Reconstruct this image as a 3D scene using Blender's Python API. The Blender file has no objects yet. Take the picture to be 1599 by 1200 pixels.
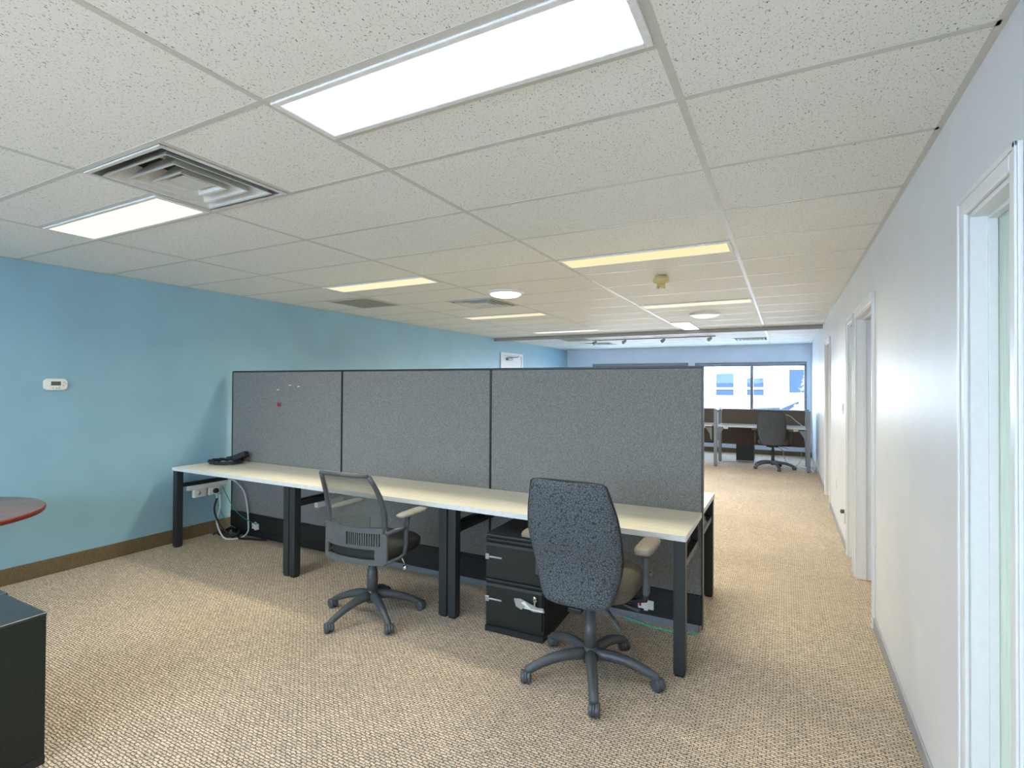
import bpy, bmesh, math, random
from mathutils import Vector, Matrix
random.seed(7)
PI = math.pi
scene = bpy.context.scene
COL = scene.collection

# ------------------------------------------------------------------ camera
cam_d = bpy.data.cameras.new('camera')
cam = bpy.data.objects.new('camera', cam_d)
COL.objects.link(cam)
yaw, pitch, roll = 0.48407, 0.00987, 0.00578
f_ = Vector((-math.sin(yaw)*math.cos(pitch), math.cos(yaw)*math.cos(pitch), math.sin(pitch)))
r_ = Vector((math.cos(yaw), math.sin(yaw), 0)); u_ = r_.cross(f_)
r2 = math.cos(roll)*r_ + math.sin(roll)*u_
u2 = -math.sin(roll)*r_ + math.cos(roll)*u_
M = Matrix((r2, u2, -f_)).transposed().to_4x4()
M.translation = Vector((0.30257, -1.12518, 1.51))
cam.matrix_world = M
cam_d.sensor_fit = 'HORIZONTAL'; cam_d.sensor_width = 36
cam_d.lens = 36*813.76/1599
cam_d.shift_y = -6.54/1599
cam_d.clip_start = 0.05; cam_d.clip_end = 200
scene.camera = cam

# ------------------------------------------------------------------ view, world, sun
vs = scene.view_settings
vs.view_transform = 'Standard'; vs.look = 'None'; vs.gamma = 1; vs.exposure = 0.08
vs.use_curve_mapping = False
scene.cycles.use_denoising = True
scene.cycles.max_bounces = 10; scene.cycles.diffuse_bounces = 6
scene.cycles.transparent_max_bounces = 16
scene.cycles.sample_clamp_indirect = 6
w = bpy.data.worlds.new('sky'); scene.world = w; w.use_nodes = True
bg = w.node_tree.nodes['Background']
bg.inputs['Color'].default_value = (0.50, 0.72, 1.0, 1); bg.inputs['Strength'].default_value = 17.0
sun_d = bpy.data.lights.new('sun', 'SUN'); sun_d.energy = 26; sun_d.angle = 0.01; sun_d.color = (1, .97, .92)
sun = bpy.data.objects.new('sun', sun_d); COL.objects.link(sun)
sun.rotation_euler = (math.radians(42), 0, math.radians(-25))     # shines toward +y: on the house across the street

LAMP_W = 15.0        # each 1x4 troffer

# ------------------------------------------------------------------ materials
MATS = {}
def nt(name):
    m = bpy.data.materials.new(name); m.use_nodes = True
    t = m.node_tree; b = t.nodes['Principled BSDF']; MATS[name] = m
    return m, t, b
def N(t, kind, **kw):
    n = t.nodes.new(kind)
    for k, v in kw.items():
        if k in n.inputs: n.inputs[k].default_value = v
        else: setattr(n, k, v)
    return n
def objco(t, scale=(1, 1, 1), rot=(0, 0, 0)):
    c = N(t, 'ShaderNodeTexCoord'); mp = N(t, 'ShaderNodeMapping')
    mp.inputs['Scale'].default_value = scale; mp.inputs['Rotation'].default_value = rot
    t.links.new(c.outputs['Object'], mp.inputs['Vector']); return mp.outputs['Vector']
def ramp(t, fac, stops):
    r = N(t, 'ShaderNodeValToRGB'); e = r.color_ramp.elements
    while len(e) < len(stops): e.new(0.5)
    for el, (p, c) in zip(e, stops): el.position = p; el.color = (*c, 1) if len(c) == 3 else c
    t.links.new(fac, r.inputs['Fac']); return r.outputs['Color']
def bump(t, b, h, strength=.3, dist=.002):
    n = N(t, 'ShaderNodeBump', Strength=strength, Distance=dist)
    t.links.new(h, n.inputs['Height']); t.links.new(n.outputs['Normal'], b.inputs['Normal'])
def plain(name, c, rough=.5, metal=0., var=.06, scale=40., bmp=0., spec=.5):
    """principled colour with a little procedural mottling"""
    m, t, b = nt(name)
    n = N(t, 'ShaderNodeTexNoise', Scale=scale, Detail=3.)
    t.links.new(objco(t), n.inputs['Vector'])
    lo = tuple(x*(1-var) for x in c); hi = tuple(min(1, x*(1+var)) for x in c)
    t.links.new(ramp(t, n.outputs['Fac'], [(.3, lo), (.7, hi)]), b.inputs['Base Color'])
    b.inputs['Roughness'].default_value = rough; b.inputs['Metallic'].default_value = metal
    b.inputs['Specular IOR Level'].default_value = spec
    if bmp: bump(t, b, n.outputs['Fac'], bmp)
    return m
def emis(name, c, s):
    m, t, b = nt(name)
    e = N(t, 'ShaderNodeEmission', Strength=s); e.inputs['Color'].default_value = (*c, 1)
    t.links.new(e.outputs[0], t.nodes['Material Output'].inputs['Surface']); return m

WHITE = plain('white_paint', (.78, .78, .77), .45)
WALLW = plain('white_wall_paint', (.72, .725, .735), .42, var=.03, scale=3, bmp=.02, spec=.45)
TRIMW = plain('white_trim_paint', (.80, .80, .79), .32, var=.02)
BLUE = plain('blue_wall_paint', (.245, .42, .50), .42, var=.05, scale=2.5, bmp=.02)
PALEBLUE = plain('far_wall_window_glow', (.72, .81, .94), .5, var=.03, scale=2.5)  # far wall: glow from the windows is put into this lighter blue
BLACKMET = plain('black_metal', (.022, .024, .026), .38, .2, var=.15)
LEGMET = plain('charcoal_powder_coat', (.030, .037, .038), .42, .3, var=.15, scale=200)
BLACKPL = plain('black_plastic', (.012, .012, .013), .5, var=.2)
GREYPL = plain('grey_plastic', (.085, .095, .095), .42, var=.1)
DARKPL = plain('dark_grey_plastic', (.062, .070, .074), .40, var=.1)
CASTER = plain('caster_rubber', (.06, .07, .08), .35, var=.1)
CHROME = plain('chrome', (.75, .75, .75), .15, 1.)
STEEL = plain('brushed_steel', (.45, .47, .50), .35, .9)
SILVER = plain('silver_grey_metal', (.22, .24, .27), .4, .4)
OFFW = plain('white_plastic', (.75, .74, .68), .35)
BEIGE = plain('aged_beige_plastic', (.56, .46, .21), .45)
LCD = plain('lcd_grey', (.10, .11, .10), .2)
BTN = plain('soft_grey_button', (.45, .44, .38), .5)
RED = plain('red_plastic', (.45, .01, .02), .3)
GREENC = plain('green_cable', (.05, .42, .25), .4)
TEALC = plain('teal_cable', (.02, .25, .22), .4)
WHITEC = plain('white_cable', (.6, .66, .68), .4)
BLUEGC = plain('blue_grey_cable', (.16, .20, .25), .5)
BASEB = plain('brown_vinyl_base', (.135, .095, .045), .5, var=.5, scale=160)
BASEG = plain('grey_vinyl_base', (.33, .34, .35), .45, var=.1)
SKIN = plain('pane_rubber', (.05, .05, .05), .5)
MAHTOP = plain('grey_brown_table_top', (.155, .11, .11), .35, var=.2, scale=8)  # muted grey-brown top, less red than the edge
MAHEDGE = plain('mahogany_red_edge', (.17, .020, .009), .35, var=.4, scale=60)
PEDTOP = plain('slate_black_metal', (.035, .042, .05), .28, .3, var=.2, scale=60)
PEDSIDE = plain('speckled_black_metal', (.013, .017, .013), .5, .0, var=.9, scale=450, spec=.35)
BROWNF = plain('brown_panel_fabric', (.12, .095, .078), .9, var=.35, scale=150, spec=.1)
DUCTGREY = plain('diffuser_grey', (.62, .62, .58), .45)
DUCTDARK = plain('duct_housing_grey', (.21, .215, .21), .5)  # darker grey of the housing behind the louvers
BLACKHOLE = plain('duct_opening', (.006, .006, .006), .8)
GRILLE = plain('return_grille_grey', (.32, .33, .27), .6, var=.25, scale=220)
TBAR = plain('ceiling_bar_paint', (.56, .56, .50), .38, var=.04)
TRACKG = plain('grey_track', (.30, .30, .30), .5)
FACADE = plain('sunlit_render', (.85, .83, .80), .8)
FGLASS = plain('facade_glass', (.022, .034, .055), 1., spec=.05)
ASPH = plain('street_paving', (.35, .36, .38), .9)
ROOFG = plain('slate_roof', (.020, .027, .042), .9, spec=.05)

# desk laminate: pale with soft grain
m, t, b = nt('maple_laminate'); LAM = m
n = N(t, 'ShaderNodeTexNoise', Scale=3., Detail=4.); t.links.new(objco(t, (1, 14, 1)), n.inputs['Vector'])
t.links.new(ramp(t, n.outputs['Fac'], [(.3, (.67, .62, .49)), (.7, (.76, .715, .59))]), b.inputs['Base Color'])
b.inputs['Roughness'].default_value = .35
LAMEDGE = plain('white_edge_band', (.66, .68, .66), .4)

# carpet: short dashes in staggered rows, two yarn tones
m, t, b = nt('woven_carpet'); CARPET = m
co = objco(t)
# wobble
nz = N(t, 'ShaderNodeTexNoise', Scale=60., Detail=2.); t.links.new(co, nz.inputs['Vector'])
mx = N(t, 'ShaderNodeVectorMath', operation='MULTIPLY_ADD')
t.links.new(nz.outputs['Color'], mx.inputs[0]); mx.inputs[1].default_value = (.018, .014, 0); t.links.new(co, mx.inputs[2])
br = N(t, 'ShaderNodeTexBrick', Scale=1.)
br.offset = .5; br.inputs['Brick Width'].default_value = .030; br.inputs['Row Height'].default_value = .013
br.inputs['Mortar Size'].default_value = .0034; br.inputs['Mortar Smooth'].default_value = .8
br.inputs['Color1'].default_value = (.74, .60, .45, 1); br.inputs['Color2'].default_value = (.55, .455, .35, 1)
br.inputs['Mortar'].default_value = (.13, .105, .08, 1)
t.links.new(mx.outputs[0], br.inputs['Vector'])
n2 = N(t, 'ShaderNodeTexNoise', Scale=260., Detail=2.); t.links.new(co, n2.inputs['Vector'])
n3 = N(t, 'ShaderNodeTexNoise', Scale=1.1, Detail=2.); t.links.new(co, n3.inputs['Vector'])
m1 = N(t, 'ShaderNodeMix', data_type='RGBA', blend_type='MULTIPLY'); m1.inputs['Factor'].default_value = 1
t.links.new(br.outputs['Color'], m1.inputs['A'])
t.links.new(ramp(t, n2.outputs['Fac'], [(.3, (.58, .58, .60)), (.7, (1.3, 1.3, 1.28))]), m1.inputs['B'])
m2 = N(t, 'ShaderNodeMix', data_type='RGBA', blend_type='MULTIPLY'); m2.inputs['Factor'].default_value = 1
t.links.new(m1.outputs['Result'], m2.inputs['A'])
t.links.new(ramp(t, n3.outputs['Fac'], [(.35, (.93, .93, .93)), (.65, (1.04, 1.04, 1.04))]), m2.inputs['B'])
t.links.new(m2.outputs['Result'], b.inputs['Base Color'])
b.inputs['Roughness'].default_value = .95; b.inputs['Specular IOR Level'].default_value = .1
bump(t, b, br.outputs['Fac'], .4, -.002)

# mineral fibre tile: pale, short dark fissures
m, t, b = nt('fissured_ceiling_tile'); TILE = m
co = objco(t)
v1 = N(t, 'ShaderNodeTexNoise', Scale=190., Detail=1.5, Distortion=.8); t.links.new(objco(t, (1, .7, 1), (0, 0, .7)), v1.inputs['Vector'])
v2 = N(t, 'ShaderNodeTexVoronoi', Scale=85.); t.links.new(co, v2.inputs['Vector'])
v2.inputs['Randomness'].default_value = 1
c1 = ramp(t, v1.outputs['Fac'], [(.30, (.22, .22, .19)), (.37, (1, 1, 1))])
c2 = ramp(t, v2.outputs['Distance'], [(.05, (.35, .35, .32)), (.16, (1, 1, 1))])
m1 = N(t, 'ShaderNodeMix', data_type='RGBA', blend_type='MULTIPLY'); m1.inputs['Factor'].default_value = .95
t.links.new(c1, m1.inputs['A']); t.links.new(c2, m1.inputs['B'])
m2 = N(t, 'ShaderNodeMix', data_type='RGBA', blend_type='MULTIPLY'); m2.inputs['Factor'].default_value = 1
m2.inputs['A'].default_value = (.82, .815, .765, 1); t.links.new(m1.outputs['Result'], m2.inputs['B'])
t.links.new(m2.outputs['Result'], b.inputs['Base Color'])
b.inputs['Roughness'].default_value = .6; b.inputs['Specular IOR Level'].default_value = .3
bump(t, b, v1.outputs['Fac'], .25, .002)

# grey panel fabric
m, t, b = nt('grey_panel_fabric'); FABRIC = m
n = N(t, 'ShaderNodeTexNoise', Scale=280., Detail=3.); t.links.new(objco(t, (1, 1, .6)), n.inputs['Vector'])
t.links.new(ramp(t, n.outputs['Fac'], [(.32, (.135, .133, .124)), (.68, (.285, .280, .262))]), b.inputs['Base Color'])
b.inputs['Roughness'].default_value = .95; b.inputs['Specular IOR Level'].default_value = .1
bump(t, b, n.outputs['Fac'], .4, .001)

# upholstery with a crackle of dark lines
def crackle(name, base, line, sc):
    m, t, b = nt(name)
    v = N(t, 'ShaderNodeTexVoronoi', Scale=sc, feature='DISTANCE_TO_EDGE')
    nz = N(t, 'ShaderNodeTexNoise', Scale=30., Detail=2.); t.links.new(objco(t), nz.inputs['Vector'])
    mx = N(t, 'ShaderNodeVectorMath', operation='MULTIPLY_ADD')
    t.links.new(nz.outputs['Color'], mx.inputs[0]); mx.inputs[1].default_value = (.02, .02, .02); t.links.new(objco(t), mx.inputs[2])
    t.links.new(mx.outputs[0], v.inputs['Vector'])
    t.links.new(ramp(t, v.outputs['Distance'], [(.02, line), (.13, base)]), b.inputs['Base Color'])
    b.inputs['Roughness'].default_value = .9; b.inputs['Specular IOR Level'].default_value = .2
    bump(t, b, v.outputs['Distance'], .3, .002); return m
UPH = crackle('crackle_upholstery', (.105, .118, .126), (.026, .030, .034), 80.)
SEATF = plain('worn_seat_fabric', (.12, .105, .085), .9, var=.3, scale=200, spec=.1)
PADM = plain('armrest_pad', (.20, .165, .125), .45, var=.15, scale=120)
PADG = plain('grey_armrest_pad', (.27, .26, .22), .45, var=.1, scale=120)

# woven net of the mesh chair
m, t, b = nt('chair_net'); NET = m
tr = N(t, 'ShaderNodeBsdfTransparent'); mix = N(t, 'ShaderNodeMixShader')
b.inputs['Base Color'].default_value = (.085, .09, .075, 1); b.inputs['Roughness'].default_value = .7
wv = N(t, 'ShaderNodeTexChecker', Scale=420.); t.links.new(objco(t), wv.inputs['Vector'])
mr = N(t, 'ShaderNodeMapRange'); mr.inputs['To Min'].default_value = .62; mr.inputs['To Max'].default_value = .80
t.links.new(wv.outputs['Fac'], mr.inputs['Value']); t.links.new(mr.outputs['Result'], mix.inputs['Fac'])
t.links.new(tr.outputs[0], mix.inputs[1]); t.links.new(b.outputs[0], mix.inputs[2])
t.links.new(mix.outputs[0], t.nodes['Material Output'].inputs['Surface'])

# clear window glass
m, t, b = nt('clear_glass'); GLASS = m
tr = N(t, 'ShaderNodeBsdfTransparent'); tr.inputs['Color'].default_value = (.96, .985, 1, 1)
gl = N(t, 'ShaderNodeBsdfGlossy', Roughness=.02); mix = N(t, 'ShaderNodeMixShader'); mix.inputs['Fac'].default_value = .015
t.links.new(tr.outputs[0], mix.inputs[1]); t.links.new(gl.outputs[0], mix.inputs[2])
t.links.new(mix.outputs[0], t.nodes['Material Output'].inputs['Surface'])
# rippled obscure glass
m, t, b = nt('rippled_mint_glass'); RGLASS = m
tl = N(t, 'ShaderNodeBsdfTranslucent'); tl.inputs['Color'].default_value = (.86, .97, .93, 1)
b.inputs['Base Color'].default_value = (.78, .88, .84, 1); b.inputs['Roughness'].default_value = .15
n = N(t, 'ShaderNodeTexNoise', Scale=60., Detail=2.); t.links.new(objco(t, (1, 1, .12)), n.inputs['Vector'])
bump(t, b, n.outputs['Fac'], .6, .004)
mix = N(t, 'ShaderNodeMixShader'); mix.inputs['Fac'].default_value = .55
t.links.new(tl.outputs[0], mix.inputs[1]); t.links.new(b.outputs[0], mix.inputs[2])
t.links.new(mix.outputs[0], t.nodes['Material Output'].inputs['Surface'])

# ------------------------------------------------------------------ helpers
def BM(): return bmesh.new()
def box(bm, x0, x1, y0, y1, z0, z1, bev=0., seg=2):
    vs_ = [bm.verts.new((x, y, z)) for x in (x0, x1) for y in (y0, y1) for z in (z0, z1)]
    fs = [(0, 1, 3, 2), (4, 6, 7, 5), (0, 4, 5, 1), (2, 3, 7, 6), (0, 2, 6, 4), (1, 5, 7, 3)]
    faces = [bm.faces.new([vs_[i] for i in f]) for f in fs]
    bmesh.ops.recalc_face_normals(bm, faces=faces)
    if bev > 0:
        es = list({e for f in faces for e in f.edges})
        bmesh.ops.bevel(bm, geom=es, offset=bev, segments=seg, affect='EDGES', profile=.5)
    return bm
def obox(bm, c, size, rot=None, bev=0.):
    """box centred at c turned by a matrix"""
    tmp = BM(); box(tmp, -size[0]/2, size[0]/2, -size[1]/2, size[1]/2, -size[2]/2, size[2]/2, bev)
    mt = Matrix.Translation(c) @ (rot.to_4x4() if rot else Matrix())
    merge(bm, tmp, mt); return bm
def merge(bm, tmp, mt=None):
    if mt: tmp.transform(mt)
    me = bpy.data.meshes.new('tmp'); tmp.to_mesh(me); tmp.free(); bm.from_mesh(me); bpy.data.meshes.remove(me)
def loft(bm, rings, cap=True, closed=True):
    rs = [[bm.verts.new(p) for p in r] for r in rings]
    n = len(rs[0]); fs = []
    for a, b_ in zip(rs, rs[1:]):
        for i in range(n if closed else n-1):
            j = (i+1) % n
            fs.append(bm.faces.new((a[i], a[j], b_[j], b_[i])))
    if cap and closed:
        fs.append(bm.faces.new(rs[0][::-1])); fs.append(bm.faces.new(rs[-1]))
    bmesh.ops.recalc_face_normals(bm, faces=fs)
    for f in fs: f.smooth = True
    return bm
def tube(bm, pts, r, n=10, rx=None, smooth_path=False):
    """tube along points; r number or list"""
    pts = [Vector(p) for p in pts]
    if smooth_path:
        out = []
        P_ = [pts[0]] + pts + [pts[-1]]
        for i in range(1, len(P_)-2):
            for k in range(6):
                s = k/6; p0, p1, p2, p3 = P_[i-1:i+3]
                out.append(.5*((2*p1)+(-p0+p2)*s+(2*p0-5*p1+4*p2-p3)*s*s+(-p0+3*p1-3*p2+p3)*s**3))
        out.append(pts[-1]); pts = out
    rs = r if isinstance(r, (list, tuple)) else [r]*len(pts)
    if len(rs) != len(pts):
        rs = [rs[0] + (rs[-1]-rs[0])*i/(len(pts)-1) for i in range(len(pts))]
    rings = []; up = None
    for i, p in enumerate(pts):
        d = (pts[min(i+1, len(pts)-1)] - pts[max(i-1, 0)]).normalized()
        if up is None: up = Vector((0, 0, 1)) if abs(d.z) < .9 else Vector((1, 0, 0))
        s = d.cross(up)
        if s.length < 1e-4: s = d.orthogonal()
        s.normalize(); up = s.cross(d).normalized()
        k = rx or 1
        rings.append([p + (s*math.cos(a)*k + up*math.sin(a))*rs[i] for a in [2*PI*j/n for j in range(n)]])
    return loft(bm, rings)
def lathe(bm, prof, c=(0, 0, 0), n=24, axis='z'):
    """prof: list of (radius, height)"""
    rings = []
    for r, z in prof:
        ring = []
        for j in range(n):
            a = 2*PI*j/n; x, y = r*math.cos(a), r*math.sin(a)
            p = {'z': (x, y, z), 'x': (z, x, y), 'y': (x, z, y)}[axis]
            ring.append((p[0]+c[0], p[1]+c[1], p[2]+c[2]))
        rings.append(ring)
    return loft(bm, rings)
def prism(bm, pts2, axis, a, b_):
    """polygon pts2 in the plane perpendicular to axis, extruded a..b"""
    def P(u, v, w_): return {'x': (w_, u, v), 'y': (u, w_, v), 'z': (u, v, w_)}[axis]
    A = [bm.verts.new(P(u, v, a)) for u, v in pts2]; B = [bm.verts.new(P(u, v, b_)) for u, v in pts2]
    fs = [bm.faces.new(A), bm.faces.new(B[::-1])]
    for i in range(len(A)):
        j = (i+1) % len(A); fs.append(bm.faces.new((A[i], B[i], B[j], A[j])))
    bmesh.ops.recalc_face_normals(bm, faces=fs); return bm
def obj(name, bm, m, parent=None, smooth=False):
    me = bpy.data.meshes.new(name)
    if smooth:
        for f in bm.faces: f.smooth = True
    bm.to_mesh(me); bm.free(); me.materials.append(m)
    o = bpy.data.objects.new(name, me); COL.objects.link(o)
    if parent: o.parent = parent
    return o
def tag(o, label, cat, group=None):
    o['label'] = label; o['category'] = cat
    if group: o['group'] = group
    return o
def thing(name, label, cat, loc=(0, 0, 0), rz=0., group=None):
    o = bpy.data.objects.new(name, None); COL.objects.link(o)
    o.empty_display_size = .1; o.location = loc; o.rotation_euler = (0, 0, rz)
    return tag(o, label, cat, group)
def struct(name, bm, m, parent=None):
    o = obj(name, bm, m, parent)
    if parent is None: o['kind'] = 'structure'
    return o
def dup(root, loc, rz, label, group=None):
    def cp(o, par):
        c = o.copy(); COL.objects.link(c)
        if par: c.parent = par
        for ch in list(o.children): cp(ch, c)
        return c
    r = cp(root, None); r.location = loc; r.rotation_euler = (0, 0, rz); r['label'] = label
    if group: r['group'] = group
    return r

# ------------------------------------------------------------------ the room
XL, XR, YB, YF, ZC = -4.82, 0.797, -3.6, 11.75, 2.438
T1 = .12
struct('floor', box(BM(), XL-.15, 4.1, YB-.15, YF+.15, -.1, 0), CARPET)
struct('wall_left', box(BM(), XL-.15, XL, YB-.15, YF+.15, 0, 2.95), BLUE)
bm = BM()      # unseen wall behind the viewer; wide window band added to brighten the ceiling
box(bm, XL, XR, YB-.15, YB, 0, 1.25); box(bm, XL, XR, YB-.15, YB, 2.2, 2.95)
box(bm, XL, -4.4, YB-.15, YB, 1.25, 2.2); box(bm, .4, XR, YB-.15, YB, 1.25, 2.2)
struct('wall_back', bm, WALLW)
bm = BM()
for x in (-4.4, -3.2, -2.0, -.8, .35): box(bm, x, x+.05, YB-.09, YB-.03, 1.25, 2.2)
box(bm, -4.4, .4, YB-.09, YB-.03, 1.25, 1.3); box(bm, -4.4, .4, YB-.09, YB-.03, 2.15, 2.2)
wb = struct('window_3', bm, SILVER)  # frame bars of the added daylight opening
struct('trim_2', box(BM(), XL-.15, 4.1, YB-.15, YF+.15, 2.95, 3.05), WHITE)      # slab above the plenum

# right wall with openings: (y0, y1, z1)
OPEN = [(.565, .93, 2.04), (2.88, 3.80, 2.06), (3.99, 4.39, 2.06), (6.55, 7.36, 2.09)]
bm = BM(); y = YB
for a, b_, z1 in OPEN:
    box(bm, XR, XR+T1, y, a, 0, 2.95); box(bm, XR, XR+T1, a, b_, z1, 2.95); y = b_
box(bm, XR, XR+T1, y, YF+.15, 0, 2.95)
struct('wall_right', bm, WALLW)

# far wall with two window openings
W1 = (-4.12, -1.75, .90, 2.06); W2 = (-1.60, .70, .90, 2.05)
bm = BM()
box(bm, XL, W1[0], YF, YF+.15, 0, 2.95); box(bm, W1[1], W2[0], YF, YF+.15, 0, 2.95); box(bm, W2[1], XR, YF, YF+.15, 0, 2.95)
for W in (W1, W2):
    box(bm, W[0], W[1], YF, YF+.15, 0, W[2]); box(bm, W[0], W[1], YF, YF+.15, W[3], 2.95)
struct('wall_far', bm, PALEBLUE)
for k, (W, mull) in enumerate(((W1, -2.92), (W2, -.38))):
    x0, x1, z0, z1 = W
    bm = BM()
    box(bm, x0, x1, YF+.02, YF+.09, z1-.09, z1, .004); box(bm, x0, x1, YF+.02, YF+.09, z0, z0+.05, .004)
    box(bm, x0, x0+.05, YF+.02, YF+.09, z0+.05, z1-.09, .004); box(bm, x1-.05, x1, YF+.02, YF+.09, z0+.05, z1-.09, .004)
    box(bm, mull-.032, mull+.032, YF+.02, YF+.09, z0+.05, z1-.09, .004)
    wf = struct('window_%d' % (k+1), bm, SILVER)
    obj('window_pane', box(BM(), x0+.05, x1-.05, YF+.052, YF+.058, z0+.05, z1-.09), GLASS, wf)
    obj('window_sill', box(BM(), x0-.03, x1+.03, YF-.03, YF+.02, z0-.03, z0, .004), TRIMW, wf)
    bm = BM(); box(bm, x0+.02, x1-.02, YF-.025, YF+.02, z1-.055, z1-.005, .008)
    obj('blind_cassette', bm, SILVER, wf)
# folded blind slats bunched under the head of the window behind the partitions
bm = BM()
for i in range(5): box(bm, W1[0]+.06, -2.96, YF+.0, YF+.02, 1.90+.014*i, 1.905+.014*i)
for i in range(7): box(bm, -2.86, W1[1]-.06, YF+.0, YF+.02, 1.87+.014*i, 1.875+.014*i)
obj('blind_slats', bm, DUCTGREY, bpy.data.objects['window_1'])

# casings and jamb linings round the openings in the right wall
for k, (a, b_, z1) in enumerate(OPEN):
    bm = BM(); cw = .055
    xs = (XR-.012, XR)
    box(bm, xs[0], xs[1], a-cw, a, 0, z1+cw, .004); box(bm, xs[0], xs[1], b_, b_+cw, 0, z1+cw, .004)
    box(bm, xs[0], xs[1], a, b_, z1, z1+cw, .004)
    box(bm, xs[0]-.006, xs[0], a-cw, a-cw+.014, 0, z1+cw, .002); box(bm, xs[0]-.006, xs[0], b_+cw-.014, b_+cw, 0, z1+cw, .002)
    box(bm, xs[0]-.006, xs[0], a-cw, b_+cw, z1+cw-.014, z1+cw, .002)
    fr = struct('door_%d' % (k+1), bm, TRIMW)
    bm = BM()
    box(bm, XR, XR+T1, a, a+.014, 0, z1); box(bm, XR, XR+T1, b_-.014, b_, 0, z1); box(bm, XR, XR+T1, a+.014, b_-.014, z1-.014, z1)
    # stops
    box(bm, XR+.040, XR+.062, b_-.026, b_-.014, 0, z1-.014, .002); box(bm, XR+.040, XR+.062, a+.014, a+.026, 0, z1-.014, .002)
    box(bm, XR+.040, XR+.062, a+.026, b_-.026, z1-.026, z1-.014, .002)
    obj('jamb', bm, TRIMW, fr)
    if k in (0, 2):
        bm = BM(); box(bm, XR+.064, XR+.070, a+.015, b_-.015, .02, z1-.015)
        obj('glass_pane', bm, RGLASS, fr)
    if k in (1, 3):    # leaf swung open into the room, hinged on the near side
        bm = BM(); box(bm, XR+T1+.005, XR+T1+.81, a-.002+.0, a+.038, .01, z1-.02, .003)
        lf = obj('door_leaf', bm, TRIMW, fr)

# skirting
struct('baseboard_left', box(BM(), XL, XL+.012, YB, YF, 0, .125, .004), BASEB)
struct('baseboard_far', box(BM(), XL+.012, XR-.012, YF-.012, YF, 0, .10, .004), BASEB)
bm = BM(); y = YB
for a, b_, z1 in OPEN + [(YF-.012+.055, 0, 0)]:
    box(bm, XR-.010, XR, y, a-.055, 0, .07, .003); y = b_+.055
struct('baseboard_right', bm, BASEG)
struct('baseboard_back', box(BM(), XL+.012, XR-.012, YB, YB+.012, 0, .125, .004), BASEB)

# rooms behind the right wall
bm = BM()
box(bm, 4.0, 4.1, YB-.15, YF+.15, 0, 2.95)
for yy in (YB-.15, 2.1, 5.4, 8.6, YF+.05): box(bm, XR+T1, 4.0, yy, yy+.1, 0, 2.95)
struct('wall_side_rooms', bm, WALLW)

# ceiling, cell by cell so that the air diffusers have a real recess above
GX, GY = 1.2192, .6096
DIFF = [(-2.0, 0), (-2.0, 6), (-2.5, 16), (0.0, 16)]      # (right edge in bays, row): 0.61 m square, left of that edge
bm = BM()
def q(x0, x1, y0, y1):
    vs_ = [bm.verts.new((x, y, ZC)) for x, y in ((x0, y0), (x0, y1), (x1, y1), (x1, y0))]; bm.faces.new(vs_)
rows = range(-6, 20)
# diffuser cells: x range
DC = [(-1.5*GX-GX/2, -1.5*GX, 0), (-2*GX-GX/2, -2*GX, 6), (-2.5*GX-GX/2, -2.5*GX, 16), (-.0*GX-GX/2, -.0*GX, 16)]
DC[1] = (-2.5*GX+.0, -2*GX, 6)
for r in rows:
    y0, y1 = max(YB, r*GY), min(YF, (r+1)*GY)
    if y1 <= y0: continue
    xs = [XL]+[k*GX/2 for k in range(-7, 2)]+[XR]
    for x0, x1 in zip(xs, xs[1:]):
        if any(abs(x0-d[0]) < .01 and d[2] == r for d in DC): continue
        q(x0, x1, y0, y1)
struct('ceiling', bm, TILE)
bm = BM(); box(bm, XR+T1, 4.0, YB, YF, ZC, ZC+.02); struct('ceiling_side_rooms', bm, WHITE)

# lamps: (x0, x1, y0, y1, tint, diffuser strength, name word)
LIGHTS = [
 (-1*GX, 0, 0, .5*GY, (.86, .95, 1.0), 1.25, 'big cool white troffer light overhead, nearest to the viewer'),
 (-3*GX, -2*GX, .5*GY, GY, (1, .92, .66), 1.5, 'warm white troffer light beside the near air diffuser over the blue wall side'),
 (-3*GX, -2*GX, 4*GY, 4.5*GY, (1, .90, .58), 1.08, 'warm yellow troffer light between the grey return grille and the left desks'),
 (-1*GX, 0, 4*GY, 4.5*GY, (1, .88, .50), 1.05, 'warm yellow troffer light just in front of the beige smoke detector'),
 (-3*GX, -2*GX, 8*GY, 8.5*GY, (1, .91, .62), 1.05, 'warm troffer light behind the second air diffuser, half way down the room'),
 (-1*GX, 0, 8*GY, 8.5*GY, (1, .95, .76), 1.05, 'pale troffer light behind the smoke detector, before the round dome light'),
 (-3*GX, -2*GX, 11.6*GY, 12.1*GY, (1, .98, .88), 1.2, 'white troffer light on the left just before the grey ceiling track'),
 (-.745*GX-.305, -.745*GX, 10.95*GY, 12.85*GY, (1, 1, 1), 1.4, 'white troffer light set lengthwise along the room before the ceiling track'),
]
bm = BM()     # ceiling bars
hw = .012
def bar(x0, x1, y0, y1): box(bm, x0, x1, y0, y1, ZC-.0015, ZC+.002)
for i in range(-3, 1): bar(i*GX-hw, i*GX+hw, YB, YF)
for r in rows:
    y = r*GY
    if YB+.02 < y < YF-.02:
        xs = [XL]+[k*GX for k in range(-3, 1)]+[XR]
        for x0, x1 in zip(xs, xs[1:]): bar(x0+hw, x1-hw, y-hw, y+hw)
for x0, x1, y0, y1, *_ in LIGHTS:
    for yy in (y0, y1):
        if abs(yy/GY-round(yy/GY)) > .1 and x1-x0 > .5: bar(x0+hw, x1-hw, yy-hw, yy+hw)
for d in DC:
    for x in d[:2]:
        if abs(x/GX-round(x/GX)) > .1: bar(x-hw, x+hw, d[2]*GY+hw, (d[2]+1)*GY-hw)
bar(-3.5*GX-hw, -3.5*GX+hw, 5*GY+hw, 6*GY-hw)
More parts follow.
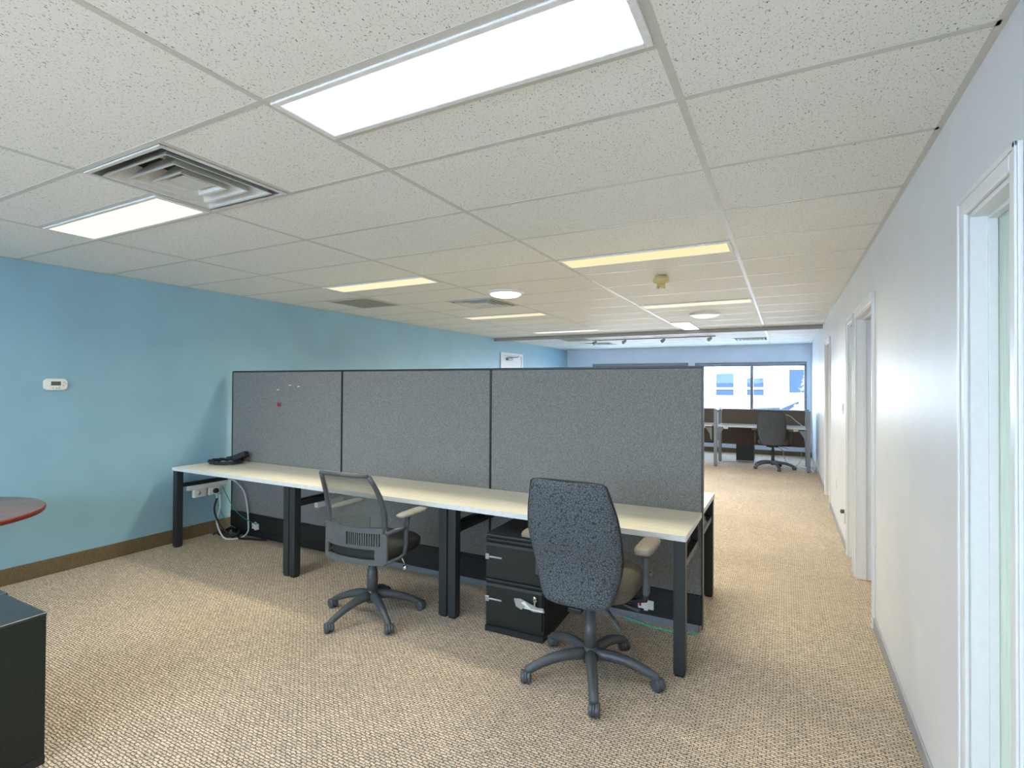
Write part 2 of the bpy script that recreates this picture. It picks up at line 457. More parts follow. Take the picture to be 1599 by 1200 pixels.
bar(XR-.022, XR, YB, YF); bar(XL, XL+.022, YB, YF); bar(XL+.03, XR-.03, YF-.022, YF)
struct('trim_3', bm, TBAR)
# grey track that crosses the whole ceiling
bm = BM(); box(bm, XL+.01, XR-.01, 7.86, 7.93, ZC-.062, ZC-.006, .006)
box(bm, XL+.0, XL+.06, 7.85, 7.94, ZC-.066, ZC-.004, .004); struct('trim_1', bm, TRACKG)

def troffer(x0, x1, y0, y1, tint, s, label, watts=LAMP_W, extra=''):
    cx, cy = (x0+x1)/2, (y0+y1)/2
    root = thing('ceiling_light', label, 'ceiling light', (cx, cy, ZC), 0, 'rectangular ceiling lights')
    a, b_ = (x1-x0)/2-.014, (y1-y0)/2-.014
    bm = BM()
    for sx in (-1, 1):
        xx = sorted((sx*a, sx*(a-.022))); box(bm, xx[0], xx[1], -b_, b_, -.009, -.0005, .003)
    for sy in (-1, 1):
        yy = sorted((sy*b_, sy*(b_-.022))); box(bm, -a+.022, a-.022, yy[0], yy[1], -.009, -.0005, .003)
    obj('frame', bm, WHITE, root)
    m, t, _b = nt('diffuser_glow'); e = N(t, 'ShaderNodeEmission', Strength=s)
    wv = N(t, 'ShaderNodeTexWave', Scale=38.); t.links.new(objco(t), wv.inputs['Vector'])
    wv.bands_direction = 'X' if (x1-x0) > (y1-y0) else 'Y'
    lo = tuple(c*.86 for c in tint)
    t.links.new(ramp(t, wv.outputs['Fac'], [(.2, lo), (.8, tint)]), e.inputs['Color'])
    t.links.new(e.outputs[0], t.nodes['Material Output'].inputs['Surface'])
    obj('diffuser', box(BM(), -a+.022, a-.022, -b_+.022, b_-.022, -.006, -.001), m, root)
    ld = bpy.data.lights.new('troffer_lamp', 'AREA'); ld.shape = 'RECTANGLE'
    ld.size = 2*a-.16; ld.size_y = 2*b_-.07
    if y1-y0 > x1-x0: ld.size = 2*a-.07; ld.size_y = 2*b_-.16
    ld.energy = watts; ld.color = tuple(.38+.62*c for c in tint); ld.spread = math.radians(150)
    lo_ = bpy.data.objects.new('lamp', ld); COL.objects.link(lo_); lo_.parent = root; lo_.location = (0, 0, -.008)
    return root
for L, wt in zip(LIGHTS, (12, 20, 28, 24, 30, 36, 50, 50)): troffer(*L, watts=wt)
# unseen lamps added behind the viewer to brighten the ceiling
for x0, x1 in ((-3*GX, -2*GX), (-1*GX, 0)):
    troffer(x0, x1, -4*GY, -3.5*GY, (1, .96, .88), 1.2, 'added unseen troffer light %s, behind the viewer' % ('on the blue wall side' if x0 < -3 else 'on the white wall side'))
for yy, ww in ((-.2, 75), (3.8, 16), (7.0, 16)):
    troffer(2.0, 3.2, yy, yy+.6, (.95, 1, .98) if yy < 0 else (1, .97, .90), 1.3,
            'ceiling light of the side room at the %s opening' % {-.2: 'nearest', 3.8: 'middle', 7.0: 'farthest'}[yy], ww)

# air diffusers: square cones nested in a recess
def sq(bm, s0, z0, s1, z1, th=.002):
    """square frustum band, double-sided"""
    R0 = [(x*s0, y*s0, z0) for x, y in ((-1, -1), (1, -1), (1, 1), (-1, 1))]
    R1 = [(x*s1, y*s1, z1) for x, y in ((-1, -1), (1, -1), (1, 1), (-1, 1))]
    A = [bm.verts.new(p) for p in R0]; B = [bm.verts.new(p) for p in R1]
    for i in range(4):
        j = (i+1) % 4; bm.faces.new((A[i], A[j], B[j], B[i]))
def diffuser(cx, cy, label, full=True):
    root = thing('air_diffuser', label, 'air vent', (cx, cy, ZC), 0, 'square air diffusers in the ceiling')
    bm = BM()
    for s in (-1, 1):
        xx = sorted((s*.292, s*.274)); box(bm, xx[0], xx[1], -.292, .292, -.010, -.002, .002)
        box(bm, -.274, .274, xx[0], xx[1], -.010, -.002, .002)
    obj('frame', bm, DUCTGREY, root)
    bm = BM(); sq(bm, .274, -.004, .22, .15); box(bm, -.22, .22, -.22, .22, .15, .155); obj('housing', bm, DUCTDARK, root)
    bm = BM(); lathe(bm, [(.115, .140), (.115, .149)]); obj('duct_opening', bm, BLACKHOLE, root)
    for s in (.240, .172, .104):
        bm = BM(); sq(bm, s, -.008, s-.055, .062); sq(bm, s, -.008, s+.004, -.014); sq(bm, s+.004, -.014, s-.008, -.012)
        sq(bm, s-.008, -.012, s-.06, .062)
        if s < .11: box(bm, -.066, .066, -.066, .066, -.004, .0)
        obj('louver', bm, DUCTGREY, root)
    bm = BM(); box(bm, -.012, .012, -.19, .19, .066, .072); box(bm, -.19, .19, -.012, .012, .066, .072); obj('cross_brace', bm, DUCTGREY, root)
DL = ['square air diffuser nearest the viewer, beside the blown-out warm light',
      'square air diffuser beside the glowing round dome light',
      'small distant air diffuser near the left end of the spotlight rail',
      'small distant air diffuser to the right of the spotlight rail']
for d, l in zip(DC, DL): diffuser((d[0]+d[1])/2, (d[2]+.5)*GY, l)
def grille(cx, cy, s, label):
    root = thing('return_grille', label, 'air vent', (cx, cy, ZC), 0)
    bm = BM()
    for k in (-1, 1):
        xx = sorted((k*s, k*(s-.02))); box(bm, xx[0], xx[1], -s, s, -.010, -.001, .002); box(bm, -s+.02, s-.02, xx[0], xx[1], -.010, -.001, .002)
    obj('frame', bm, TBAR, root)
    bm = BM(); box(bm, -s+.02, s-.02, -s+.02, s-.02, -.003, -.0008)
    for i in range(22):
        x = -s+.03+i*(2*s-.06)/21; box(bm, x-.002, x+.002, -s+.02, s-.02, -.007, -.003)
    obj('grid_panel', bm, GRILLE, root)
grille(-3.25*GX, 5.5*GY, .288, 'flat grey square return grille in the ceiling near the blue wall')
grille(-2.85*GX, 14.5*GY, .288, 'flat grey return grille beyond the ceiling track')

# round dome lights
def dome(x, y, r, label, s, watts):
    root = thing('dome_light', label, 'ceiling light', (x, y, ZC), 0)
    bm = BM(); lathe(bm, [(r+.03, -.001), (r+.03, -.012), (r+.022, -.022), (r+.002, -.026), (r-.004, -.02)], n=40); obj('rim', bm, TRIMW, root)
    bm = BM(); lathe(bm, [(r, -.012), (r*.98, -.030), (r*.85, -.044), (r*.6, -.052), (r*.3, -.056), (.01, -.057)], n=40)
    obj('lens', bm, emis('dome_lens_glow', (1, 1, .98), s), root, True)
dome(-2.17, 3.43, .155, 'glowing round dome light left of centre in the ceiling', 2.2, 6)
dome(-.62, 5.92, .155, 'round dome light beyond the beige smoke detector', 1.15, 3)

# smoke detector
root = thing('smoke_detector', 'beige smoke detector hanging from the ceiling with a finned tip', 'smoke detector', (-.63, 3.336, ZC))
bm = BM(); lathe(bm, [(.045, -.001), (.052, -.012), (.066, -.024), (.068, -.040), (.060, -.056), (.038, -.068), (.030, -.070)], n=28); obj('body', bm, BEIGE, root, True)
bm = BM(); lathe(bm, [(.028, -.069), (.034, -.076), (.036, -.086), (.030, -.092), (.006, -.094)], n=20)
obj('sensor_head', bm, BEIGE, root, True)
for k in range(8):
    a = k*PI/4; c = Vector((.03*math.cos(a), .03*math.sin(a), -.098))
    obj('fin', obox(BM(), c, (.012, .004, .018), Matrix.Rotation(a, 3, 'Z')), BEIGE, root)

# spotlight rail with four heads
root = thing('spotlight_rail', 'thin grey ceiling rail beyond the track, carrying small spotlights', 'track light', (-2.0, 8.95, ZC))
bm = BM(); tube(bm, [(-1.17, 0, -.020), (1.17, 0, -.020)], .011, 8); obj('rail', bm, TRACKG, root)
for k in (-1.1, -.5, .25, 1.08):
    bm = BM(); tube(bm, [(k, 0, -.004), (k, 0, -.020)], .008, 6); obj('bracket', bm, TRACKG, root)
    bm = BM(); tube(bm, [(k, 0, -.025), (k, 0, -.06)], .008, 8); tube(bm, [(k+.01, .03, -.05), (k-.02, -.05, -.085)], [.022, .034], 12); obj('spotlight_head', bm, TRACKG, root)

# ------------------------------------------------------------------ wall fixtures
root = thing('thermostat', 'white thermostat with a small grey screen on the blue wall', 'thermostat', (XL, .843, 1.493))
bm = BM(); ring = []
def pill(w_, h_, n=8, r=.03):
    pts = []
    for cx, cy, a0 in ((w_-r, h_-r, 0), (-w_+r, h_-r, 90), (-w_+r, -h_+r, 180), (w_-r, -h_+r, 270)):
        for i in range(n+1):
            a = math.radians(a0+90*i/n); pts.append((cx+r*math.cos(a), cy+r*math.sin(a)))
    return pts
prism(bm, pill(.076, .046), 'x', 0, .012); prism(bm, pill(.071, .042), 'x', .012, .026); obj('case', bm, OFFW, root)
obj('screen', box(BM(), .026, .028, -.035, .028, -.008, .024, .001), LCD, root)
for y, z in ((-.022, -.028), (-.002, -.028), (.018, -.028), (.048, .018), (.060, .006), (.046, -.010)):
    bm = BM(); lathe(bm, [(.005, .026), (.005, .029)], (0, y, z), 10, 'x'); obj('button', bm, BTN, root)

def plate(name, label, cat, y, z, h, w_=.07):
    root = thing(name, label, cat, (XR, y, z))
    obj('cover_plate', box(BM(), -.006, 0, -w_/2, w_/2, -h/2, h/2, .002), OFFW, root); return root
p = plate('light_switch', 'tall white light switch plate on the right wall past the second opening', 'light switch', 4.86, 1.31, .13)
obj('rocker', box(BM(), -.012, -.006, -.016, .016, -.033, .033, .002), WHITE, p)
p = plate('wall_outlet', 'white wall outlet low on the right wall', 'outlet', 5.66, .44, .125)
for z in (-.022, .022): obj('socket', box(BM(), -.009, -.006, -.016, .016, z-.014, z+.014, .002), WHITE, p)
root = thing('door_stop', 'small white stop with a grey tip, low beside the middle opening of the right wall', 'door stop', (XR, 4.47, .34))
bm = BM(); prism(bm, [(-.03, .03), (.03, .03), (.015, -.07), (-.01, -.07)], 'x', -.028, -.002); obj('body', bm, WHITE, root)
bm = BM(); lathe(bm, [(.018, -.026), (.02, -.05), (.012, -.058)], (0, 0, .04), 12, 'x'); obj('tip', bm, GREYPL, root)

# white door in the blue wall with a closer
root = struct('door_5', box(BM(), XL, XL+.02, 8.10, 8.16, 0, 2.18, .003), TRIMW)
bm = BM(); box(bm, XL, XL+.02, 9.03, 9.09, 0, 2.18, .003); box(bm, XL, XL+.02, 8.16, 9.03, 2.12, 2.18, .003); obj('casing', bm, TRIMW, root)
lf = obj('door_leaf', box(BM(), XL+.001, XL+.010, 8.165, 9.025, .01, 2.115, .002), TRIMW, root)
bm = BM(); box(bm, XL+.010, XL+.06, 8.33, 8.55, 2.02, 2.07, .006)
tube(bm, [(XL+.05, 8.45, 2.08), (XL+.13, 8.62, 2.09), (XL+.03, 8.85, 2.13)], .009, 8); obj('closer', bm, SILVER, lf)
bm = BM(); tube(bm, [(XL+.01, 8.24, 1.0), (XL+.06, 8.24, 1.0), (XL+.06, 8.34, 1.0)], .01, 8); obj('handle', bm, STEEL, lf)

# ------------------------------------------------------------------ grey cubicle panels
PX = [-4.69, -3.168, -1.652, -.147]; PH = 1.635; PY0, PY1 = 2.25, 2.305
PN = ['grey fabric partition panel at the blue wall, with a red pin', 'grey fabric partition panel in the middle of the three', 'grey fabric partition panel at the open corridor end']
for i in range(3):
    x0, x1 = PX[i]+.001, PX[i+1]-.001; w_ = x1-x0
    root = thing('partition_panel', PN[i], 'partition', (x0, PY0, 0), 0, 'grey partition panels between the desks')
    d = PY1-PY0
    bm = BM(); box(bm, .006, w_-.006, 0.002, d-.002, .225, PH-.014, .004); obj('fabric', bm, FABRIC, root)
    bm = BM(); box(bm, 0, w_, -.002, d+.002, PH-.014, PH, .003)
    box(bm, 0, .006, -.003, d+.003, .02, PH-.014); box(bm, w_-.006, w_, -.003, d+.003, .02, PH-.014); obj('edge_trim', bm, BLACKMET, root)
    bm = BM(); box(bm, .006, w_-.006, -.012, d+.012, .045, .225, .004); box(bm, .03, w_-.03, -.016, -.012, .06, .07); box(bm, .03, w_-.03, -.016, -.012, .20, .207)
    rc = obj('cable_raceway', bm, BLACKPL, root)
    bm = BM(); box(bm, .02, w_-.02, -.004, d+.004, 0, .045, .003); obj('kick_strip', bm, SILVER if i else BLACKMET, root)
    if i != 1:
        ox = {0: -4.29+4.69, 2: -.49+1.652}[i]
        bm = BM(); box(bm, ox-.05, ox+.05, -.020, -.012, .085, .142, .003); box(bm, ox-.012, ox+.014, -.021, -.012, .075, .155, .002)
        o = obj('power_outlet', bm, OFFW, rc)
        bm = BM(); box(bm, ox-.042, ox-.028, -.022, -.020, .10, .125); obj('socket_face', bm, RED if i == 2 else BTN, o)
    if i == 2:
        bm = BM(); box(bm, 1.24, 1.42, -.018, -.012, .06, .165, .003); box(bm, 1.26, 1.40, -.021, -.018, .075, .085); box(bm, 1.26, 1.40, -.021, -.018, .145, .155)
        obj('raceway_door', bm, BLACKMET, rc)
bm = BM(); lathe(bm, [(.007, -.022), (.016, -.020), (.017, -.012), (.010, -.006), (.003, 0)], (-3.975, PY0+.002, 1.311), 14, 'y')
tag(obj('push_pin', bm, RED, None, True), 'red push pin in the panel next to the blue wall', 'pin')
for (x, z, l) in ((-4.004, 1.451, 'lowest and leftmost of the three staples'), (-3.835, 1.495, 'middle of the three staples, the upper one'), (-3.722, 1.484, 'rightmost of the three staples')):
    tag(obj('staple', box(BM(), x-.016, x+.016, PY0-.002, PY0+.002, z-.003, z+.003), OFFW), 'tiny white staple above the red pin, '+l, 'staple', 'staples in the left partition panel')

# ------------------------------------------------------------------ white desks
def desk(x0, x1, y0, y1, label, back=False):
    """front edge y0 (legs there), rear edge y1 against the panel; back=True mirrors"""
    root = thing('office_desk', label, 'desk', ((x0+x1)/2, (y0+y1)/2, 0), 0, 'white desks along the grey partition')
    w_, d = (x1-x0)/2, (y1-y0)/2; s = -1 if back else 1
    def by(a, b_): return sorted((a*s, b_*s))
    bm = BM(); box(bm, -w_+.001, w_-.001, -d+.002, d-.002, .7345, .735); box(bm, -w_+.001, w_-.001, -d+.001, d-.001, .712, .7345); 
    obj('desktop', bm, LAM, root)
    bm = BM(); e = .0016
    box(bm, -w_, w_, -d-e, -d+.0005, .705, .7345, .0005); box(bm, -w_, w_, d-.0005, d+e, .705, .7345, .0005)
    box(bm, -w_-e+.001, -w_+.0012, -d, d, .705, .7345, .0003); box(bm, w_-.0012, w_+e-.001, -d, d, .705, .7345, .0003)
    box(bm, -w_+.001, w_-.001, -d+.001, d-.001, .704, .711)
    obj('edge_band', bm, LAMEDGE, root)
    for sx in (-1, 1):
        xo = sx*(w_-.004); xi = sx*(w_-.064); xx = sorted((xo, xi))
        ya, yb = by(-d+.006, -d+.066)
        bm = BM(); box(bm, xx[0], xx[1], ya, yb, .012, .703, .004); lg = obj('leg', bm, LEGMET, root)
        obj('foot', box(BM(), xx[0]+.006, xx[1]-.006, ya+.006, yb-.006, 0, .012), BLACKPL, lg)
        ya, yb = by(-d+.067, d-.03)
        obj('side_rail', box(BM(), xx[0]+.008, xx[1]-.008, ya, yb, .545, .580, .003), BLACKMET, root)
        obj('top_bracket', box(BM(), xx[0]+.008, xx[1]-.008, ya, yb, .678, .703, .003), BLACKMET, root)
        bm = BM(); ya, yb = by(d-.07, d-.03); box(bm, xx[0]+.008, xx[1]-.008, ya, yb, .581, .677, .002); obj('rear_upright', bm, BLACKMET, root)
    return root
JX = [-4.700, -3.137, -1.642, -.152]
DLAB = ['white-topped desk in the corner by the blue wall, black cable coil on it', 'white-topped middle desk with the mesh chair at it', 'white-topped desk at the corridor end, tall upholstered chair at it']
for i in range(3): desk(JX[i]+.001, JX[i+1]-.001, 1.675, 2.246, DLAB[i])
desk(-1.641, -.155, 2.318, 2.91, 'white desk behind the partition, only its end showing by the corridor', True)
# small power box hanging under the end desk
root = thing('power_box', 'dark teal power box under the corridor end of the front desk', 'power box', (-.31, 2.19, .585))
obj('case', box(BM(), -.08, .08, -.045, .045, 0, .085, .006), plain('dark_teal_plastic', (.02, .10, .10), .4), root)
obj('mounting_strap', box(BM(), -.015, .015, -.03, .03, .085, .118, .002), BLACKMET, root)

# power trunking under the desks
def strip(x, y0, y1, label, big=True):
    root = thing('power_strip', label, 'power strip', (x, y0, .50))
    L = y1-y0
    obj('trunking', box(BM(), -.02, .02, 0, L, .0, .043, .004), OFFW, root)
    if big:
        for a in (.05, .19):
            o = obj('socket_block', box(BM(), -.012, .028, a, a+.12, -.075, .0, .006), OFFW, root)
            bm = BM(); lathe(bm, [(.018, .028), (.018, .032)], (0, a+.045, -.035), 14, 'x'); obj('socket_face', bm, BTN if a < .1 else OFFW, o)
    return root
strip(-4.66, 1.79, 2.18, 'white power strip under the corner desk, plugs in it')
strip(-3.085, 1.90, 2.18, 'short white power strip under the middle desk, seen by the paired legs', False)
def cable(name, label, pts, r, m, cat='cable', group=None):
    bm = BM(); tube(bm, pts, r, 8, smooth_path=True)
    return tag(obj(name, bm, m), label, cat, group)
root = thing('plug', 'round black plug in the power strip under the corner desk', 'plug', (-4.628, 2.04, .462))
bm = BM(); lathe(bm, [(.024, 0), (.026, .02), (.018, .034), (.004, .036)], (0, 0, 0), 16, 'x'); obj('plug_body', bm, BLACKPL, root, True)
bm = BM(); tube(bm, [(.02, 0, -.005), (.026, 0, -.05), (.026, .0, -.07)], .007, 8); obj('cord_sleeve', bm, OFFW, root)
bm = BM(); tube(bm, [(.028, .0, -.074), (.008, -.01, -.182), (.038, .01, -.30), (.10, .05, -.40), (.17, .075, -.448)], .009, 8, smooth_path=True); obj('power_cord', bm, BLACKPL, root)
cable('white_cable', 'white cable looping to the floor under the corner desk', [(-4.61, 2.075, .42), (-4.60, 2.075, .30), (-4.62, 2.055, .18), (-4.58, 2.05, .09), (-4.50, 2.05, .02), (-4.42, 2.07, .010), (-4.38, 2.16, .014), (-4.36, 2.205, .06), (-4.37, 2.215, .15), (-4.39, 2.215, .30), (-4.44, 2.21, .45), (-4.55, 2.19, .54), (-4.62, 2.17, .552)], .0075, WHITEC)
cable('data_cable', 'thin dark teal cable slanting from the trunking to the raceway', [(-4.60, 2.10, .490), (-4.56, 2.12, .40), (-4.48, 2.14, .28), (-4.38, 2.17, .20), (-4.22, 2.19, .15)], .004, TEALC)
cable('green_wire', 'thin green wire hanging down from the plug to the skirting', [(-4.595, 2.00, .44), (-4.61, 2.06, .33), (-4.62, 2.11, .22), (-4.60, 2.16, .12), (-4.55, 2.20, .07)], .004, GREENC)
cable('cord_tangle', 'tangled black cords on the floor in the corner under the desk', [(-4.72, 2.08, .012), (-4.66, 2.15, .05), (-4.58, 2.10, .012), (-4.60, 2.19, .07), (-4.70, 2.17, .015), (-4.62, 2.08, .03), (-4.50, 2.15, .012), (-4.46, 2.20, .06), (-4.40, 2.13, .012), (-4.25, 2.17, .012), (-4.1, 2.21, .012)], .011, BLACKPL)
cable('green_floor_cable', 'green cable on the carpet under the corridor end of the desk', [(-.62, 2.215, .012), (-.52, 2.20, .006), (-.40, 2.17, .006), (-.28, 2.18, .006), (-.18, 2.21, .008)], .005, GREENC)

# coil with transformer block on the corner desk
root = thing('coiled_cord', 'black coiled cord with a chunky power brick on the corner desk', 'cord', (-4.49, 2.06, .7395))
def ringpts(rx_, ry, ph, z, n=26, sp=.0):
    return [(rx_*(1+sp*i/n)*math.cos(ph+2*PI*i/n), ry*(1+sp*i/n)*math.sin(ph+2*PI*i/n), z+.004*math.sin(3*i)) for i in range(n+1)]
bm = BM(); tube(bm, ringpts(.165, .13, 0, .009)+ringpts(.178, .14, .1, .022), .0085, 8)
tube(bm, ringpts(.150, .118, .5, .024), .0075, 8); obj('coil', bm, BLACKPL, root)
rm = Matrix.Rotation(math.radians(-22), 3, 'Y') @ Matrix.Rotation(.3, 3, 'Z')
obj('power_brick', obox(BM(), Vector((.085, .095, .062)), (.13, .07, .055), rm, .006), BLACKPL, root)
bm = BM(); tube(bm, [(.03, .08, .05), (-.05, .12, .045), (-.13, .09, .03)], .010, 8, smooth_path=True); lathe(bm, [(.020, 0), (.022, .03)], (.02, .06, .035), 12, 'x'); obj('plug_end', bm, BLACKPL, root)

# ------------------------------------------------------------------ black filing pedestals
def pedestal(label, loc, rz, key):
    root = thing('file_cabinet', label, 'filing cabinet', loc, rz, 'black filing pedestals')
    W, D, H = .385, .56, .595            # front at -y
    bm = BM(); box(bm, 0, W, .018, D, .035, H-.012, .004); obj('body', bm, PEDSIDE, root)
    bm = BM(); box(bm, -.001, W+.001, .0, D+.001, H-.012, H, .003); obj('top', bm, PEDTOP, root)
    bm = BM(); box(bm, .0, W, .006, D, 0, .035); obj('plinth', bm, BLACKMET, root)
    for z0, z1 in ((.07, .325), (.335, .572)):
        bm = BM()
        prism(bm, [(.004, z0), (.004, z1-.045), (.010, z1-.03), (-.004, z1-.012), (-.004, z1), (.018, z1), (.018, z0)], 'x', .008, W-.008)
        box(bm, .008, W-.008, .0, .018, z0, z0+.012, .001)
        dr = obj('drawer', bm, PEDSIDE, root)
        bm = BM(); box(bm, .012, W-.012, -.007, .004, z1-.004, z1+.0015, .001); obj('handle_lip', bm, PEDTOP, dr)
        bm = BM(); box(bm, .006, .115, -.003, .004, (z0+z1)/2+.0, (z0+z1)/2+.010, .002); box(bm, .004, .03, -.004, .004, (z0+z1)/2-.012, (z0+z1)/2+.022, .003); obj('label_holder', bm, STEEL, dr)
    bm = BM(); lathe(bm, [(.011, .004), (.011, -.012)], (W-.045, 0, .245), 12, 'y'); lk = obj('lock', bm, CHROME, root)
    if key:
        bm = BM(); lathe(bm, [(.012, -.017), (.012, -.013)], (W-.045, 0, .262), 12, 'y'); box(bm, W-.049, W-.041, -.017, -.013, .19, .255); obj('key', bm, CHROME, lk)
    return root
ped = pedestal('black two-drawer pedestal under the desk, key in its lock', (-1.335, 1.645, 0), math.radians(2), True)
# clear bag of spare keys hanging from the drawer lip
root = thing('tag_bag', 'crumpled clear plastic tag hanging at the lower drawer of the pedestal', 'tag', (-1.03, 1.650, .205))
bm = BM()
pts = [(-.10, .035), (-.06, .04), (-.02, .03), (.05, .008), (.09, .01), (.10, -.012), (.03, -.02), (-.03, -.005), (-.05, -.022), (-.085, -.008)]
prism(bm, pts, 'y', -.012, -.004); obj('sleeve', bm, plain('clear_plastic_sleeve', (.32, .33, .31), .15), root)
bm = BM(); box(bm, -.03, .09, -.015, -.012, -.010, -.004); prism(bm, [(-.05, .02), (-.03, .03), (.01, .0), (0, -.01)], 'y', -.015, -.012); obj('paper_slip', bm, OFFW, root)
dup(ped, (-2.681, -.702, 0), 0, 'nearest black pedestal at the lower left edge, slate top', 'black filing pedestals')
dup(ped, (-3.075, -.690, 0), 0, 'black pedestal partly behind the nearest one at the lower left edge', 'black filing pedestals')

# ------------------------------------------------------------------ round table
root = thing('round_table', 'round mahogany-edged meeting table at the left edge before the blue wall', 'table', (-4.084, -.057, 0))
bm = BM(); lathe(bm, [(.02, .7), (.515, .700), (.541, .706), (.5435, .712), (.5435, .727), (.540, .7335)], n=72); obj('edge', bm, MAHEDGE, root)
bm = BM(); lathe(bm, [(.540, .7335), (.537, .735), (.01, .735)], n=72); obj('tabletop', bm, MAHTOP, root)
bm = BM(); lathe(bm, [(.11, .69), (.045, .66), (.04, .2), (.045, .08), (.07, .06)], n=24); obj('pedestal', bm, BLACKMET, root, True)
for k in range(4):
    a = PI/4+k*PI/2; bm = BM(); tube(bm, [(.04*math.cos(a), .04*math.sin(a), .07), (.2*math.cos(a), .2*math.sin(a), .045), (.36*math.cos(a), .36*math.sin(a), .022)], [.028, .026, .02], 10); obj('foot', bm, BLACKMET, root)

# ------------------------------------------------------------------ chairs
def star_base(root, r, ang0, hub_z, m_leg, arch, ball=False, leg_r=(.031, .022), ex=2.2):
    bm = BM(); lathe(bm, [(.038, hub_z-.045), (.043, hub_z-.03), (.043, hub_z+.015), (.034, hub_z+.035), (.028, hub_z+.04)], n=20); hub = obj('hub', bm, m_leg, root, True)
    for k in range(5):
        a = math.radians(ang0+72*k); c, s = math.cos(a), math.sin(a)
        pts = []
        for i in range(9):
            u = i/8; rr = .025+(r-.035)*u; z = hub_z - arch*(u**ex) + (.010*math.sin(PI*u))
            pts.append((rr*c, rr*s, z))
        pts.append(((r-.004)*c, (r-.004)*s, hub_z-arch-.012))
        rs = [leg_r[0]+(leg_r[1]-leg_r[0])*i/9 for i in range(10)]; rs[-1] *= .75
        bm = BM(); tube(bm, pts, rs, 10); lg = obj('base_leg', bm, m_leg, root)
        # caster
        bm = BM(); cx, cy = r*c, r*s; az = a + .9 + k*1.7
        d = Vector((math.cos(az), math.sin(az), 0)); R = .031
        for sg in (-1, 1):
            o_ = d*(.0145*sg) 
            tmp = BM(); lathe(tmp, [(R*.55, -.012), (R*.93, -.0105), (R, -.006), (R, .006), (R*.9, .011), (R*.4, .013)], n=18, axis='x')
            merge(bm, tmp, Matrix.Translation((cx+o_.x, cy+o_.y, R)) @ Matrix.Rotation(az, 4, 'Z'))
        tube(bm, [(cx, cy, R), (cx, cy, hub_z-arch-.008)], .009, 8)
        tmp = BM(); lathe(tmp, [(.006, -.007), (R+.001, -.006), (R+.001, .006), (.006, .007)], n=18, axis='x')
        for v in list(tmp.verts):
            if v.co.z < -.012: v.co.z = -.012
        merge(bm, tmp, Matrix.Translation((cx, cy, R)) @ Matrix.Rotation(az, 4, 'Z'))
        obj('caster', bm, CASTER, lg, True)

def superring(w_, t_, y, z, n=40, p=3.2, wrap=0.):
    out = []
    for j in range(n):
        a = 2*PI*j/n; c, s = math.cos(a), math.sin(a)
        x = w_*math.copysign(abs(c)**(2/p), c); yy = t_*math.copysign(abs(s)**(2/p), s)
        out.append((x, y+yy+wrap*(x/max(w_, .01))**2*abs(w_/.24)**2, z))
    return out

